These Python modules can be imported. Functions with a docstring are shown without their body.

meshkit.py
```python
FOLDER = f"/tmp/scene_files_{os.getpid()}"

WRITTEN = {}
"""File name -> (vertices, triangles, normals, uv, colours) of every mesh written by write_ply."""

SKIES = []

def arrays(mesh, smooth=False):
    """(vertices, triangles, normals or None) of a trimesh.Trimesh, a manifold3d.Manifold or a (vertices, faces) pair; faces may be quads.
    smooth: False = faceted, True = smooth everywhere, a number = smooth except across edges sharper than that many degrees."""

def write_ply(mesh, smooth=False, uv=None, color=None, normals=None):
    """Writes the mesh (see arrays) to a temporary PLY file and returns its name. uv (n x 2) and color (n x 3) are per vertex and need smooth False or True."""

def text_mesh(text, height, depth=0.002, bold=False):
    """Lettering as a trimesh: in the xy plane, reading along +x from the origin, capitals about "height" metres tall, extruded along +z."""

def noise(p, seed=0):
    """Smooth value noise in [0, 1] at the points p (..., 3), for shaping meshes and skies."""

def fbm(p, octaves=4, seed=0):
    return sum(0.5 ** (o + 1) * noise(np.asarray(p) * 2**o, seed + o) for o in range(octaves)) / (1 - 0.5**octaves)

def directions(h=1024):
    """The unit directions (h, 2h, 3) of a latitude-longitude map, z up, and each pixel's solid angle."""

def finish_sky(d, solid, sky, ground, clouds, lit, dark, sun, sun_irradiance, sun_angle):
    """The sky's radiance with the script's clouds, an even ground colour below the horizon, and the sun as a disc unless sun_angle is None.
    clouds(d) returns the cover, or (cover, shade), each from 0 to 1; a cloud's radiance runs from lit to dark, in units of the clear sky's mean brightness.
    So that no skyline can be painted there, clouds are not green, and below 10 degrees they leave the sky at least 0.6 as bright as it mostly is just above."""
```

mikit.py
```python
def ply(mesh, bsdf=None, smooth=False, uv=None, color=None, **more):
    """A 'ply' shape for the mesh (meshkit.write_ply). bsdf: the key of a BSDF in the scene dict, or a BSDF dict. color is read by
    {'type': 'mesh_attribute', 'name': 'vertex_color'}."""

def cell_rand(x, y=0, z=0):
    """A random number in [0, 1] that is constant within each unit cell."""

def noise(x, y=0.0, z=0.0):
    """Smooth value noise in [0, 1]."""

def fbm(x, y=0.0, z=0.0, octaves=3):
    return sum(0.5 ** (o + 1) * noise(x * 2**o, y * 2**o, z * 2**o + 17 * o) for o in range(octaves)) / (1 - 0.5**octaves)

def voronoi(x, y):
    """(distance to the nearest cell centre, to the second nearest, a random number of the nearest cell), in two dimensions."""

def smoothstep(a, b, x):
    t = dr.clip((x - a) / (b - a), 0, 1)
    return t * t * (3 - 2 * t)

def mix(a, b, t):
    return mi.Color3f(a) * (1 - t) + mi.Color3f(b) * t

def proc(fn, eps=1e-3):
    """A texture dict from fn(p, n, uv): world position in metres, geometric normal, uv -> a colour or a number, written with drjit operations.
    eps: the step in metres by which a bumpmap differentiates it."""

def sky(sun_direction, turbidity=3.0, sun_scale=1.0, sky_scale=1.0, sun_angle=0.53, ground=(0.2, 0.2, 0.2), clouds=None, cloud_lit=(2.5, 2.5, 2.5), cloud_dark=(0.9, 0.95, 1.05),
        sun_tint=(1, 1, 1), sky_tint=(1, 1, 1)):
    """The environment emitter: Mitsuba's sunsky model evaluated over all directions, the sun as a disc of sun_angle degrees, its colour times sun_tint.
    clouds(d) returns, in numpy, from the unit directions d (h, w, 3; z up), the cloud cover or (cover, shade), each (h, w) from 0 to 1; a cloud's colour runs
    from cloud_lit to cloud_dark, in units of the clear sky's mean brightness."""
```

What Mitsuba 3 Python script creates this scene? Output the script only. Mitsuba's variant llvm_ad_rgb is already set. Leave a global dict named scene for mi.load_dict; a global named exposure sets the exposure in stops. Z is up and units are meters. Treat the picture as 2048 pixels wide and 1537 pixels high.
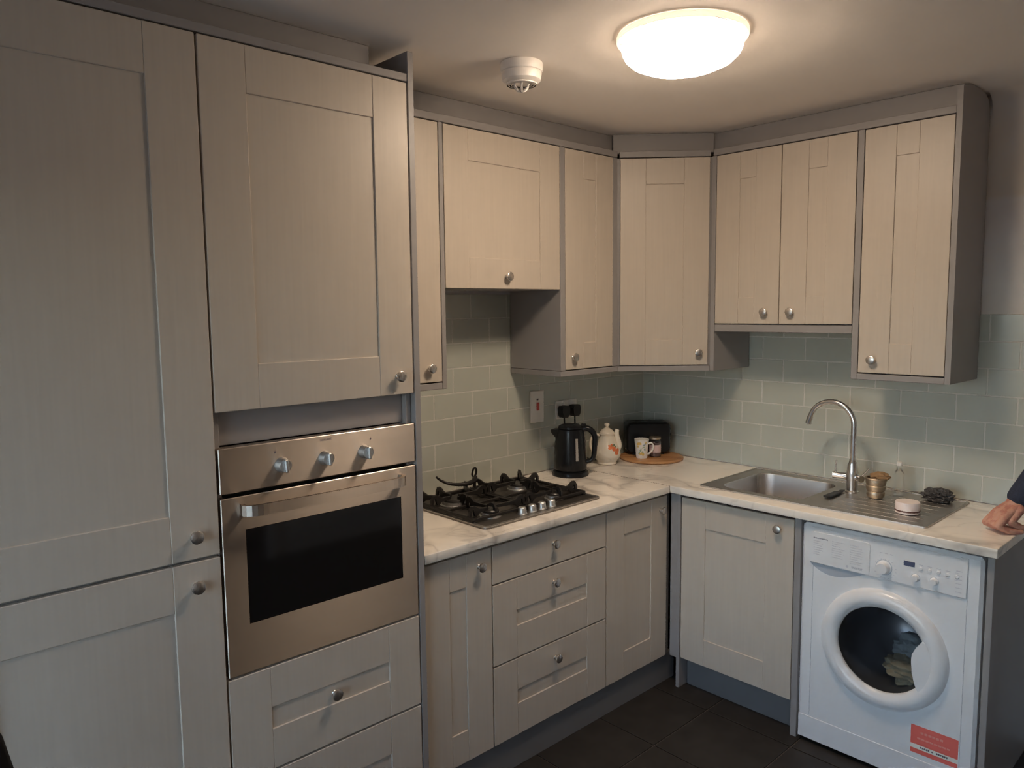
import math, random
import numpy as np, trimesh, manifold3d, drjit as dr
import mitsuba as mi
import mikit, meshkit
from mikit import proc, noise, fbm, smoothstep, mix
from shapely.geometry import Polygon, Point, box as sbox
from shapely import affinity
random.seed(7); np.random.seed(7)
T = mi.ScalarTransform4f
scene, labels = {}, {}
# ------------------------------------------------------------------ camera, sky, exposure
CAM = np.array([2.4383, -3.2289, 1.6475]); YAW, PITCH, ROLL, F = 46.9894, -5.6691, -0.6364, 1504.25
_a, _b, _r = np.radians([YAW, PITCH, ROLL])
FWD = np.array([-np.sin(_a)*np.cos(_b), np.cos(_a)*np.cos(_b), np.sin(_b)])
_rt = np.array([np.cos(_a), np.sin(_a), 0]); _up = np.cross(_rt, FWD)
UP = -np.sin(_r)*_rt + np.cos(_r)*_up
scene['camera'] = {'type': 'perspective', 'fov': float(np.degrees(2*np.arctan(1024/F))), 'fov_axis': 'x', 'near_clip': .02, 'far_clip': 200.0,
                   'to_world': T().look_at(origin=CAM.tolist(), target=(CAM+FWD).tolist(), up=UP.tolist())}
scene['sky'] = mikit.sky((0.2, 0.85, 0.35), turbidity=4.0, sun_scale=0.0, sky_scale=1.0, ground=(.17, .17, .17), sky_tint=(16.9, 15.7, 15.3))
LAMP = (18.6, 14.6, 10.8)
exposure = 1.56
# ------------------------------------------------------------------ materials
def rgb(*c): return {'type': 'rgb', 'value': list(map(float, c))}
def tex(c): return c if isinstance(c, dict) else rgb(*c)
def pr(name, color, rough=.5, metal=0., spec=.5, coat=0., **k):
    scene[name] = {'type': 'principled', 'base_color': tex(color), 'roughness': rough, 'metallic': metal, 'specular': spec, **k}
    if coat: scene[name].update(clearcoat=coat, clearcoat_gloss=.95)
    return name
def metal(name, color, a, b=None):
    scene[name] = {'type': 'roughconductor', 'material': 'none', 'distribution': 'ggx', 'specular_reflectance': tex(color), 'alpha_u': a, 'alpha_v': b or a}
    return name
def grain(p, n, uv):
    h = p.x + p.y
    g = fbm(h*150, p.z*7, (p.x-p.y)*20, 3)
    return mi.Color3f(.51, .45, .385)*(.965+.07*g)
pr('cream_wood', proc(grain), .42, spec=.45)
pr('grey_paint', (.275, .262, .262), .45, spec=.45)
pr('plinth_grey', (.15, .148, .15), .5)
pr('grey_dark', (.12, .115, .115), .6)
def marble(p, n, uv):
    wx = fbm(p.x*4, p.y*4, p.z*4, 3); wy = fbm(p.x*4+9, p.y*4+3, p.z*4, 3)
    q = fbm(p.x*2.6+1.7*wx, p.y*3.6+1.7*wy+3, p.z*3, 4)
    v = dr.power(dr.clip(1-dr.abs(q-.5)*14, 0, 1), 1.6)
    m = smoothstep(.35, .8, fbm(p.x*3+11, p.y*3, p.z*3, 3))
    q2 = fbm(p.x*7+2*wy, p.y*6+2*wx+31, p.z*5, 3)
    v2 = dr.power(dr.clip(1-dr.abs(q2-.5)*20, 0, 1), 2)*m
    c = mix((.84, .79, .72), (.74, .69, .63), m*.6)
    return mix(c, (.36, .33, .30), dr.clip(v*.75*(.35+m)+v2*.55, 0, .85))
pr('marble', proc(marble), .22, spec=.5)
for i, k in enumerate((.985, 1.0, 1.015)):
    pr(f'tile_glaze_{i}', (.455*k, .475*k, .425*k), .16, spec=.55)
    pr(f'floor_stone_{i}', proc((lambda k: lambda p, n, uv: mi.Color3f(.026, .023, .021)*(k*(.75+.5*fbm(p.x*14, p.y*14, 0, 4))))(k)), .5, spec=.3)
pr('grout', (.60, .595, .555), .8, spec=.2)
pr('floor_grout', (.085, .07, .06), .9, spec=.2)
pr('ceiling_paint', proc(lambda p, n, uv: mi.Color3f(.76, .71, .66)*(.97+.06*fbm(p.x*5, p.y*5, 0, 3))), .8, spec=.2)
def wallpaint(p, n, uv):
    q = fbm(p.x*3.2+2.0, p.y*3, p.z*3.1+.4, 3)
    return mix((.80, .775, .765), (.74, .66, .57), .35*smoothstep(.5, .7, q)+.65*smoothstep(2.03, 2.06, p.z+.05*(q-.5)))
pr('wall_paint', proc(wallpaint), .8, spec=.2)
pr('wall_dark', (.70, .67, .63), .8, spec=.2); pr('wall_side', (.72, .67, .61), .8, spec=.2)
metal('brushed_steel', (.68, .60, .53), .085, .36)
metal('sink_steel', (.60, .575, .55), .17, .22)
metal('hob_steel', (.26, .24, .225), .16, .24)
metal('chrome', (.82, .82, .82), .04)
metal('knob_steel', (.70, .66, .62), .11)
metal('silver_knob', (.70, .70, .69), .2)
metal('brass', (.60, .50, .38), .22)
pr('iron', (.016, .014, .013), .45, spec=.4)
pr('burner_cap', (.02, .018, .017), .35, spec=.5)
pr('black_plastic', (.009, .010, .012), .25, spec=.35)
pr('black_matt', (.012, .012, .013), .5, spec=.4)
pr('black_glass', (.010, .009, .009), .06, spec=.5)
pr('dark_void', (.015, .014, .013), .8, spec=.1)
pr('enamel', (.74, .75, .77), .25, spec=.5)
pr('enamel_grey', (.50, .52, .56), .3, spec=.5)
pr('enamel_shadow', (.42, .46, .52), .35, spec=.5)
pr('white_plastic', (.80, .77, .73), .35, spec=.5)
pr('print_grey', (.30, .31, .36), .6)
pr('print_pale', (.56, .57, .62), .6)
pr('display_blue', (.09, .11, .19), .2)
pr('red_print', (.78, .16, .13), .45)
pr('pale_red_print', (.82, .30, .26), .5)
pr('dark_print', (.10, .08, .10), .5)
pr('switch_red', (.50, .06, .05), .35)
pr('ceramic', (.80, .73, .62), .12, spec=.6)
pr('mug_white', (.78, .75, .70), .2, spec=.5)
pr('orange_glaze', (.72, .20, .08), .25)
pr('leaf_glaze', (.16, .20, .12), .25)
pr('yellow_glaze', (.66, .47, .14), .3)
pr('sage_glaze', (.36, .44, .32), .3)
pr('blue_glaze', (.30, .36, .42), .3)
pr('pink_label', (.68, .50, .48), .5)
pr('tub_pink', (.80, .70, .67), .35)
pr('brown_band', (.12, .06, .05), .4)
pr('sponge_brown', (.30, .18, .09), .9)
pr('mesh_grey', (.075, .07, .07), .4, .4)
def woodf(p, n, uv):
    q = fbm((p.x-p.y)*22, (p.x+p.y)*3, p.z*10, 4)
    return mix((.52, .27, .12), (.34, .15, .06), smoothstep(.35, .7, q))
pr('board_wood', proc(woodf), .4)
pr('skin', proc(lambda p, n, uv: mix((.56, .30, .22), (.46, .20, .15), smoothstep(.4, .65, fbm(p.x*60, p.y*60, p.z*60, 3)))), .5, spec=.4)
pr('navy_knit', proc(lambda p, n, uv: mi.Color3f(.036, .043, .068)*(.8+.4*fbm(p.x*300, p.y*300, p.z*300, 2))), .9, spec=.2)
pr('dark_cloth', (.03, .03, .035), .9, spec=.2)
pr('hair_brown', (.05, .03, .02), .6)
pr('eye_white', (.7, .7, .68), .2)
pr('black_fabric', (.012, .012, .012), .9, spec=.15)
pr('laundry_tan', (.20, .19, .14), .9, spec=.1)
pr('laundry_grey', (.14, .17, .19), .9, spec=.1)
pr('lcd_glass', (.32, .30, .28), .15)
pr('drum_steel', (.16, .17, .19), .35, .8)
scene['window_glass'] = {'type': 'thindielectric', 'int_ior': 1.5}
scene['clear_glass'] = {'type': 'dielectric', 'int_ior': 1.5}
# ------------------------------------------------------------------ helpers
def cat(*ms):
    fl = []
    for m in ms: fl += list(m) if isinstance(m, (list, tuple)) else [m]
    return trimesh.util.concatenate(fl)
def rb(x0, x1, y0, y1, z0, z1, b=.0015):
    lo, hi = np.array([x0, y0, z0], float), np.array([x1, y1, z1], float)
    b = min(b, (hi-lo).min()*.45); P = []
    for c in np.ndindex(2, 2, 2):
        for k in range(3):
            q = np.where(np.array(c) == 1, hi-b, lo+b); q[k] = hi[k] if c[k] else lo[k]; P.append(q)
    return man(manifold3d.Manifold.hull_points(np.array(P)))
def man(m):
    q = m.to_mesh(); return trimesh.Trimesh(np.array(q.vert_properties[:, :3], float), np.array(q.tri_verts, int), process=False)
def toman(m):
    m = m.copy(); m.merge_vertices(); return manifold3d.Manifold(manifold3d.Mesh(m.vertices.astype(np.float32), m.faces.astype(np.uint32)))
def lathe(prof, n=40, at=(0, 0, 0), axis=(0, 0, 1)):
    m = trimesh.creation.revolve(np.array(prof, float), sections=n)
    if m.volume < 0: m.invert()
    m.apply_transform(trimesh.geometry.align_vectors([0, 0, 1], axis)); m.apply_translation(at); return m
def tube(pts, r, n=14, caps=True):
    p = np.array(pts, float); t = np.gradient(p, axis=0); t /= np.linalg.norm(t, axis=1, keepdims=True)
    r = np.broadcast_to(r, (len(p),)); ref = np.array([0, 0, 1.]) if abs(t[0, 2]) < .9 else np.array([1., 0, 0])
    a = np.cross(t[0], ref); a /= np.linalg.norm(a); V = []; ang = np.arange(n)*2*np.pi/n
    for i in range(len(p)):
        a = a-t[i]*(a@t[i]); a /= np.linalg.norm(a); b = np.cross(t[i], a)
        V.append(p[i]+r[i]*(np.cos(ang)[:, None]*a+np.sin(ang)[:, None]*b))
    V = np.concatenate(V+[p[:1], p[-1:]]); N = len(p); Fc = []
    for i in range(N-1):
        for j in range(n):
            k = (j+1) % n; Fc += [[i*n+j, i*n+k, (i+1)*n+k], [i*n+j, (i+1)*n+k, (i+1)*n+j]]
    for j in range(n): k = (j+1) % n; Fc += [[N*n, k, j], [N*n+1, (N-1)*n+j, (N-1)*n+k]]
    m = trimesh.Trimesh(V, Fc, process=False)
    if m.volume < 0: m.invert()
    return m
def spline(pts, n=24):
    from scipy.interpolate import CubicSpline
    p = np.array(pts, float); s = np.r_[0, np.cumsum(np.linalg.norm(np.diff(p, axis=0), axis=1))]
    return CubicSpline(s, p)(np.linspace(0, s[-1], n))
def ext(poly, h): return trimesh.creation.extrude_polygon(poly, h, engine='earcut')
class Fr:   # a face: u along it, v up, w out of it
    def __init__(s, O, U, N):
        s.M = np.eye(4); s.M[:3, 0] = U; s.M[:3, 1] = (0, 0, 1); s.M[:3, 2] = N; s.M[:3, 3] = O
    def __call__(s, m): m = m.copy(); m.apply_transform(s.M); return m
    def pt(s, u, v, w=0): return (s.M @ np.array([u, v, w, 1.]))[:3]
    @property
    def n(s): return s.M[:3, 2]
def FL(x): return Fr((x, 0, 0), (0, 1, 0), (1, 0, 0))
def FB(y): return Fr((0, y, 0), (1, 0, 0), (0, -1, 0))
def put(key, mesh, mat, smooth=False, **k):
    base, n = key, 0
    while key in scene: n += 1; key = f'{base}_{n:03d}'
    scene[key] = mikit.ply(mesh, mat, smooth, **k); return key
def reput(key, src, M=None, **k):
    base, n = key, 0
    while key in scene: n += 1; key = f'{base}_{n:03d}'
    scene[key] = {**src, **k}
    if M is not None: scene[key]['to_world'] = T(np.array(M).tolist())
    return key
def lab(key, label=None, category=None, group=None, kind=None):
    d = {}
    if label: d['label'] = label
    if category: d['category'] = category
    if group: d['group'] = group
    if kind: d['kind'] = kind
    labels[key] = d
def tr(x, y, z):
    M = np.eye(4); M[:3, 3] = (x, y, z); return M
def putuv(key, mesh, mat, U, V):
    # flat-sided metal: uv along world axes so the brushing runs along U
    m = mesh.copy(); m.unmerge_vertices()
    return put(key, m, mat, False, uv=np.stack([m.vertices @ np.array(U, float), m.vertices @ np.array(V, float)], 1))
H, WT = .894, .033
CEIL = 2.41
# ------------------------------------------------------------------ room shell
RX, RY = 3.5, -4.4
fl = put('floor', rb(-.1, RX+.1, RY-.1, .1, -.12, -.004, .001), 'floor_grout'); lab(fl, 'floor laid with near-black square tiles', kind='structure')
tp = .361; ft = [mikit.ply(rb(-tp/2+.0025, tp/2-.0025, -tp/2+.0025, tp/2-.0025, -.010, 0, .0012), f'floor_stone_{i}') for i in range(3)]
xs = [.823+tp*(k+.5) for k in range(-3, 8)]; ys = [-.648-tp*(k+.5) for k in range(-2, 12)]
for x in xs:
    for y in ys:
        if -.12 < x < RX+.1 and RY-.1 < y < .12: reput('floor__tile', random.choice(ft), tr(x, y, 0))
put('ceiling', rb(-.1, RX+.1, RY-.1, .1, CEIL, CEIL+.1, .001), 'ceiling_paint'); lab('ceiling', 'off-white painted flat ceiling', kind='structure')
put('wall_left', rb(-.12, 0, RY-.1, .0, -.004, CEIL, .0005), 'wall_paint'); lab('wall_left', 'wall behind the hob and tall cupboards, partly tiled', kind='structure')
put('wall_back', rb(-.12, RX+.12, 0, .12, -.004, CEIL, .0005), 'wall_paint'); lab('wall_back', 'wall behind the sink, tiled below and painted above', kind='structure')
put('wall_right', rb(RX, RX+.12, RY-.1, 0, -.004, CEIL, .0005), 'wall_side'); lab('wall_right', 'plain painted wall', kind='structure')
pr('door_brown', (.10, .06, .04), .5)
put('door_1', rb(RX-.030, RX-.001, -2.35, -1.10, .001, 2.03, .003), 'door_brown'); lab('door_1', 'dark brown door in the right wall', kind='structure')
put('door_1__frame', cat(rb(RX-.04, RX-.001, -2.42, -2.355, .001, 2.10), rb(RX-.04, RX-.001, -1.095, -1.03, .001, 2.10), rb(RX-.04, RX-.001, -2.355, -1.095, 2.035, 2.10)), 'white_plastic')
WX0, WX1, WZ0, WZ1 = .45, 2.45, .40, 2.02
def wall_with_hole():
    a = toman(rb(0, RX, RY-.12, RY, -.004, CEIL, .0005)); b = manifold3d.Manifold.cube([WX1-WX0, 1, WZ1-WZ0]).translate([WX0, RY-.5, WZ0])
    return man(a-b)
put('wall_front', wall_with_hole(), 'wall_dark'); lab('wall_front', 'plain painted wall with a window', kind='structure')
def winframe():
    y0, y1, w = RY-.08, RY-.03, .05
    return cat(rb(WX0, WX1, y0, y1, WZ0, WZ0+w), rb(WX0, WX1, y0, y1, WZ1-w, WZ1), rb(WX0, WX0+w, y0, y1, WZ0+w, WZ1-w), rb(WX1-w, WX1, y0, y1, WZ0+w, WZ1-w),
               rb((WX0+WX1)/2-.03, (WX0+WX1)/2+.03, y0, y1, WZ0+w, WZ1-w))
put('window_1', winframe(), 'white_plastic'); lab('window_1', 'white framed window', kind='structure')
for a, b in ((WX0+.05, (WX0+WX1)/2-.03), ((WX0+WX1)/2+.03, WX1-.05)):
    put('window_1__pane', trimesh.Trimesh([[a, RY-.055, WZ0+.05], [b, RY-.055, WZ0+.05], [b, RY-.055, WZ1-.05], [a, RY-.055, WZ1-.05]], [[0, 2, 1], [0, 3, 2]], process=False), 'window_glass')
# wall tiles: 200 x 100 with 3 mm joints, half bond
PX, PZ, Z0 = .2027, .1022, .8955
grout_l = put('wall_left__grout', rb(.0, .0086, -1.90, -.0005, Z0, Z0+8*PZ, .0005), 'grout')
put('wall_back__grout', rb(.0005, 2.9, -.0086, .0, Z0, Z0+7*PZ-.001, .0005), 'grout')
def tile_mesh(w, h): return rb(-w/2, w/2, -h/2, h/2, 0, .0065, .0013)
full = {i: mikit.ply(tile_mesh(PX-.0042, PZ-.0042), f'tile_glaze_{i}') for i in range(3)}
cuts = {}
def tiles(wall, fr, u0, u1, base, rows):
    for r in range(rows):
        off = base + (PX/2 if r % 2 else 0)
        k0 = math.floor((u0-off)/PX)
        for k in range(k0, k0+40):
            a, b = max(u0, off+k*PX), min(u1, off+(k+1)*PX)
            if b-a < .02: continue
            i = random.randrange(3); w = round(b-a-.0042, 4)
            if b-a > PX-1e-6: src = full[i]
            else:
                if (w, i) not in cuts: cuts[w, i] = mikit.ply(tile_mesh(w, PZ-.0042), f'tile_glaze_{i}')
                src = cuts[w, i]
            M = fr.M.copy(); M[:3, 3] = fr.pt((a+b)/2, Z0+(r+.5)*PZ, .003); reput(wall+'__tile', src, M)
tiles('wall_left', FL(0), -1.89, -.004, -1.295, 8)
tiles('wall_back', FB(0), .010, 2.9, .386, 7)
# coving at the ceiling of the sink wall
cv = [(0, 0), (.075, 0)] + [(.075*(1-math.sin(t)), -.075*(1-math.cos(t))) for t in np.linspace(0, math.pi/2, 9)][1:]
m = ext(Polygon(cv), RX-1.575); M = np.eye(4); M[:3, 0] = (0, -1, 0); M[:3, 1] = (0, 0, 1); M[:3, 2] = (-1, 0, 0); M[:3, 3] = (RX-.001, -.0005, CEIL-.0005)
m.apply_transform(M); 
if m.volume < 0: m.invert()
put('trim_1', m, 'wall_paint', 30); lab('trim_1', 'pale coving where the sink wall meets the ceiling', kind='structure')
# ------------------------------------------------------------------ cabinet parts
kprof = [(0, 0), (.0085, 0), (.0085, .0025), (.0062, .005), (.0062, .012), (.010, .0145), (.0158, .0172), (.0168, .0195), (.0160, .0225), (.0125, .0245), (0, .0255)]
KNOB = mikit.ply(lathe(kprof, 28), 'knob_steel', 40)
def knob(key, fr, u, v, w=0.):
    M = fr.M.copy(); M[:3, 3] = fr.pt(u, v, w); reput(key, KNOB, M)
def door(key, fr, u0, u1, v0, v1, kn, st=.113, rt=None, slab=False):
    g, t = .0012, -.0185; rt = rt or st
    if slab: put(key+'__panel', fr(rb(u0+g, u1-g, v0+g, v1-g, t, 0, .0015)), 'cream_wood')
    else:
        put(key+'__stile', fr(rb(u0+g, u0+st, v0+g, v1-g, t, 0, .0014)), 'cream_wood'); put(key+'__stile', fr(rb(u1-st, u1-g, v0+g, v1-g, t, 0, .0014)), 'cream_wood')
        put(key+'__rail', fr(rb(u0+st, u1-st, v0+g, v0+rt, t, -.0004, .0014)), 'cream_wood'); put(key+'__rail', fr(rb(u0+st, u1-st, v1-rt, v1-g, t, -.0004, .0014)), 'cream_wood')
        put(key+'__panel', fr(rb(u0+st-.004, u1-st+.004, v0+rt-.004, v1-rt+.004, t+.003, -.0048, .0004)), 'cream_wood')
    if kn: knob(key+'__knob', fr, *kn)
def part(key, fr, u0, u1, v0, v1, w0, w1, mat='grey_paint', b=.0015): return put(key, fr(rb(u0, u1, v0, v1, w0, w1, b)), mat)
# --- tall units on the hob wall
t = FL(.6)
D = .585
part('fridge_cabinet__carcass', t, -3.118, -2.5165, .13, 2.303, -D, -.0205)
part('fridge_cabinet__side_panel', t, -3.140, -3.1195, 0, 2.385, -D, 0)
part('fridge_cabinet__plinth', t, -3.118, -2.5165, 0, .128, -.07, -.05)
door('fridge_cabinet__door', t, -3.115, -2.5165, 1.047, 2.301, (-2.578, 1.106), .1165)
door('fridge_cabinet__door_001', t, -3.115, -2.5165, .132, 1.041, (-2.581, .981), .1165)
lab('fridge_cabinet', 'tall cream shaker cupboard with two doors, left of the oven', 'cabinet')
for a, c in ((-2.5155, -2.4975), (-1.9325, -1.9145)): part('oven_cabinet__side_board', t, a, c, .13, 2.303, -D, -.0205)
part('oven_cabinet__back_board', t, -2.4970, -1.9330, .13, 2.303, -D, -.57)
for a in (.13, .7035, 1.4005, 2.285): part('oven_cabinet__shelf', t, -2.4970, -1.9330, a, a+.0175, -.5695, -.0205)
part('oven_cabinet__filler_panel', t, -2.4965, -1.9335, 1.3115, 1.399, -.06, -.04)
door('oven_cabinet__door', t, -2.5135, -1.916, 1.4005, 2.301, (-1.972, 1.456), .1165)
door('oven_cabinet__drawer', t, -2.5135, -1.916, .425, .711, (-2.216, .572), .1125, .113)
door('oven_cabinet__drawer_001', t, -2.5135, -1.916, .132, .421, (-2.216, .28), .1125, .115)
part('oven_cabinet__side_panel', t, -1.9125, -1.8915, 0, 2.39, -D, .0)
part('oven_cabinet__plinth', t, -2.5155, -1.9135, 0, .128, -.07, -.05)
lab('oven_cabinet', 'tall housing around the oven, one cream door above and drawers below', 'cabinet')
part('tall_cornice__strip', t, -3.1185, -1.914, 2.304, 2.326, -.06, -.001)
part('tall_cornice__fascia', t, -3.1185, -1.985, 2.327, CEIL-.0015, -.105, -.085)
part('tall_cornice__return', t, -1.984, -1.914, 2.327, CEIL-.0015, -.24, -.22)
lab('tall_cornice', 'grey filler strip between the two tall cupboards and the ceiling', 'cornice')
# --- wall units
w = FL(.3164)
WD = .304
def unit(name, fr, u0, u1, v0, v1, depth=WD): part(name+'__carcass', fr, u0, u1, v0, v1, -depth, -.0205)
unit('narrow_wall_cabinet', w, -1.888, -1.587, 1.391, 2.296)
door('narrow_wall_cabinet__door', w, -1.886, -1.587, 1.393, 2.295, (-1.645, 1.444), .112)
part('narrow_wall_cabinet__side_panel', w, -1.5855, -1.567, 1.367, 2.297, -WD, 0)
part('narrow_wall_cabinet__pelmet', w, -1.888, -1.5865, 1.367, 1.3895, -WD, -.001)
lab('narrow_wall_cabinet', 'narrow cream wall cupboard half hidden beside the tall oven housing', 'cabinet')
unit('bridging_cabinet', w, -1.5655, -.974, 1.726, 2.296)
door('bridging_cabinet__door', w, -1.5655, -.974, 1.7245, 2.295, (-1.27, 1.772), .113)
lab('bridging_cabinet', 'short wide cream wall cupboard above the gas hob', 'cabinet')
part('wall_cabinet__side_panel', w, -.972, -.9445, 1.391, 2.297, -WD, 0)
unit('wall_cabinet', w, -.943, -.6395, 1.391, 2.296)
door('wall_cabinet__door', w, -.943, -.6395, 1.393, 2.295, (-.90, 1.446), .112)
part('wall_cabinet__pelmet', w, -.972, -.602, 1.367, 1.3895, -WD, -.001)
part('wall_cabinet__filler', w, -.638, -.606, 1.391, 2.296, -.05, -.002)
lab('wall_cabinet', 'narrow cream wall cupboard above the kettle, right of the bridging unit', 'cabinet')
dg = Fr((.3164, -.600, 0), (math.sqrt(.5), math.sqrt(.5), 0), (math.sqrt(.5), -math.sqrt(.5), 0)); DL = .2836*math.sqrt(2)
pent = Polygon([(.012, -.012), (.012, -.605), (.2964, -.605), (.605, -.2964), (.605, -.012)])
def pentbox(p, z0, z1): m = ext(p, z1-z0); m.apply_translation([0, 0, z0]); return m
inner = Polygon([(.012, -.012), (.012, -.6), (.2964, -.6), (.6, -.2964), (.6, -.012)])
put('corner_wall_cabinet__carcass', pentbox(inner, 1.391, 2.296), 'grey_paint')
door('corner_wall_cabinet__door', dg, .006, DL-.006, 1.393, 2.295, (DL-.05, 1.447), .112)
put('corner_wall_cabinet__pelmet', pentbox(Polygon([(.012, -.012), (.012, -.6), (.3164, -.6), (.6, -.3164), (.6, -.012)]), 1.367, 1.3895), 'grey_paint')
lab('corner_wall_cabinet', 'diagonal cream corner wall cupboard between the two runs', 'cabinet')
b = FB(-.3164)
part('corner_wall_cabinet__side_panel', b, .602, .6225, 1.367, 2.297, -WD, 0)
unit('sink_wall_cabinet', b, .624, 1.2205, 1.573, 2.296)
door('sink_wall_cabinet__door', b, .624, .9215, 1.575, 2.295, (.862, 1.625), .112)
door('sink_wall_cabinet__door_001', b, .9225, 1.2205, 1.575, 2.295, (.976, 1.625), .112)
part('sink_wall_cabinet__pelmet', b, .624, 1.2205, 1.541, 1.5715, -.06, -.001)
part('sink_wall_cabinet__light_fitting', b, .70, 1.15, 1.545, 1.568, -.14, -.075, 'white_plastic', .004)
lab('sink_wall_cabinet', 'shorter cream double-door wall cupboard above the sink', 'cabinet')
part('end_wall_cabinet__side_panel', b, 1.222, 1.2455, 1.367, 2.297, -WD, 0)
unit('end_wall_cabinet', b, 1.247, 1.5485, 1.391, 2.296)
door('end_wall_cabinet__door', b, 1.247, 1.5485, 1.393, 2.295, (1.301, 1.444), .112)
part('end_wall_cabinet__pelmet', b, 1.222, 1.5485, 1.367, 1.3895, -WD, -.001)
ep = Polygon([(-.3164, 1.367), (-.012, 1.367), (-.012, 2.335), (-.02, 2.362), (-.04, 2.385), (-.075, 2.4), (-.12, 2.405), (-.23, 2.405), (-.3164, 2.385)])
m = ext(ep, .0185); M = np.eye(4); M[:3, 0] = (0, 1, 0); M[:3, 1] = (0, 0, 1); M[:3, 2] = (1, 0, 0); M[:3, 3] = (1.5495, 0, 0); m.apply_transform(M)
put('end_wall_cabinet__end_panel', m, 'grey_paint')
lab('end_wall_cabinet', 'cream wall cupboard at the right end of the run, with grey end panel', 'cabinet')
# cornices
part('hob_wall_cornice__strip', w, -1.890, -.607, 2.298, 2.324, -.05, -.001)
part('hob_wall_cornice__fascia', w, -1.890, -.52, 2.3245, CEIL-.0015, -.095, -.075)
lab('hob_wall_cornice', 'grey cornice along the top of the wall cupboards over the hob', 'cornice')
part('corner_cornice__strip', dg, .004, DL-.004, 2.298, 2.324, -.03, -.001)
part('corner_cornice__fascia', dg, -.02, DL+.02, 2.3245, CEIL-.0015, -.075, -.055)
lab('corner_cornice', 'short grey cornice across the diagonal corner cupboard', 'cornice')
part('sink_wall_cornice__strip', b, .607, 1.549, 2.298, 2.324, -.05, -.001)
part('sink_wall_cornice__fascia', b, .52, 1.549, 2.3245, CEIL-.0015, -.095, -.075)
lab('sink_wall_cornice', 'grey cornice along the top of the cupboards over the sink', 'cornice')
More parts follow.
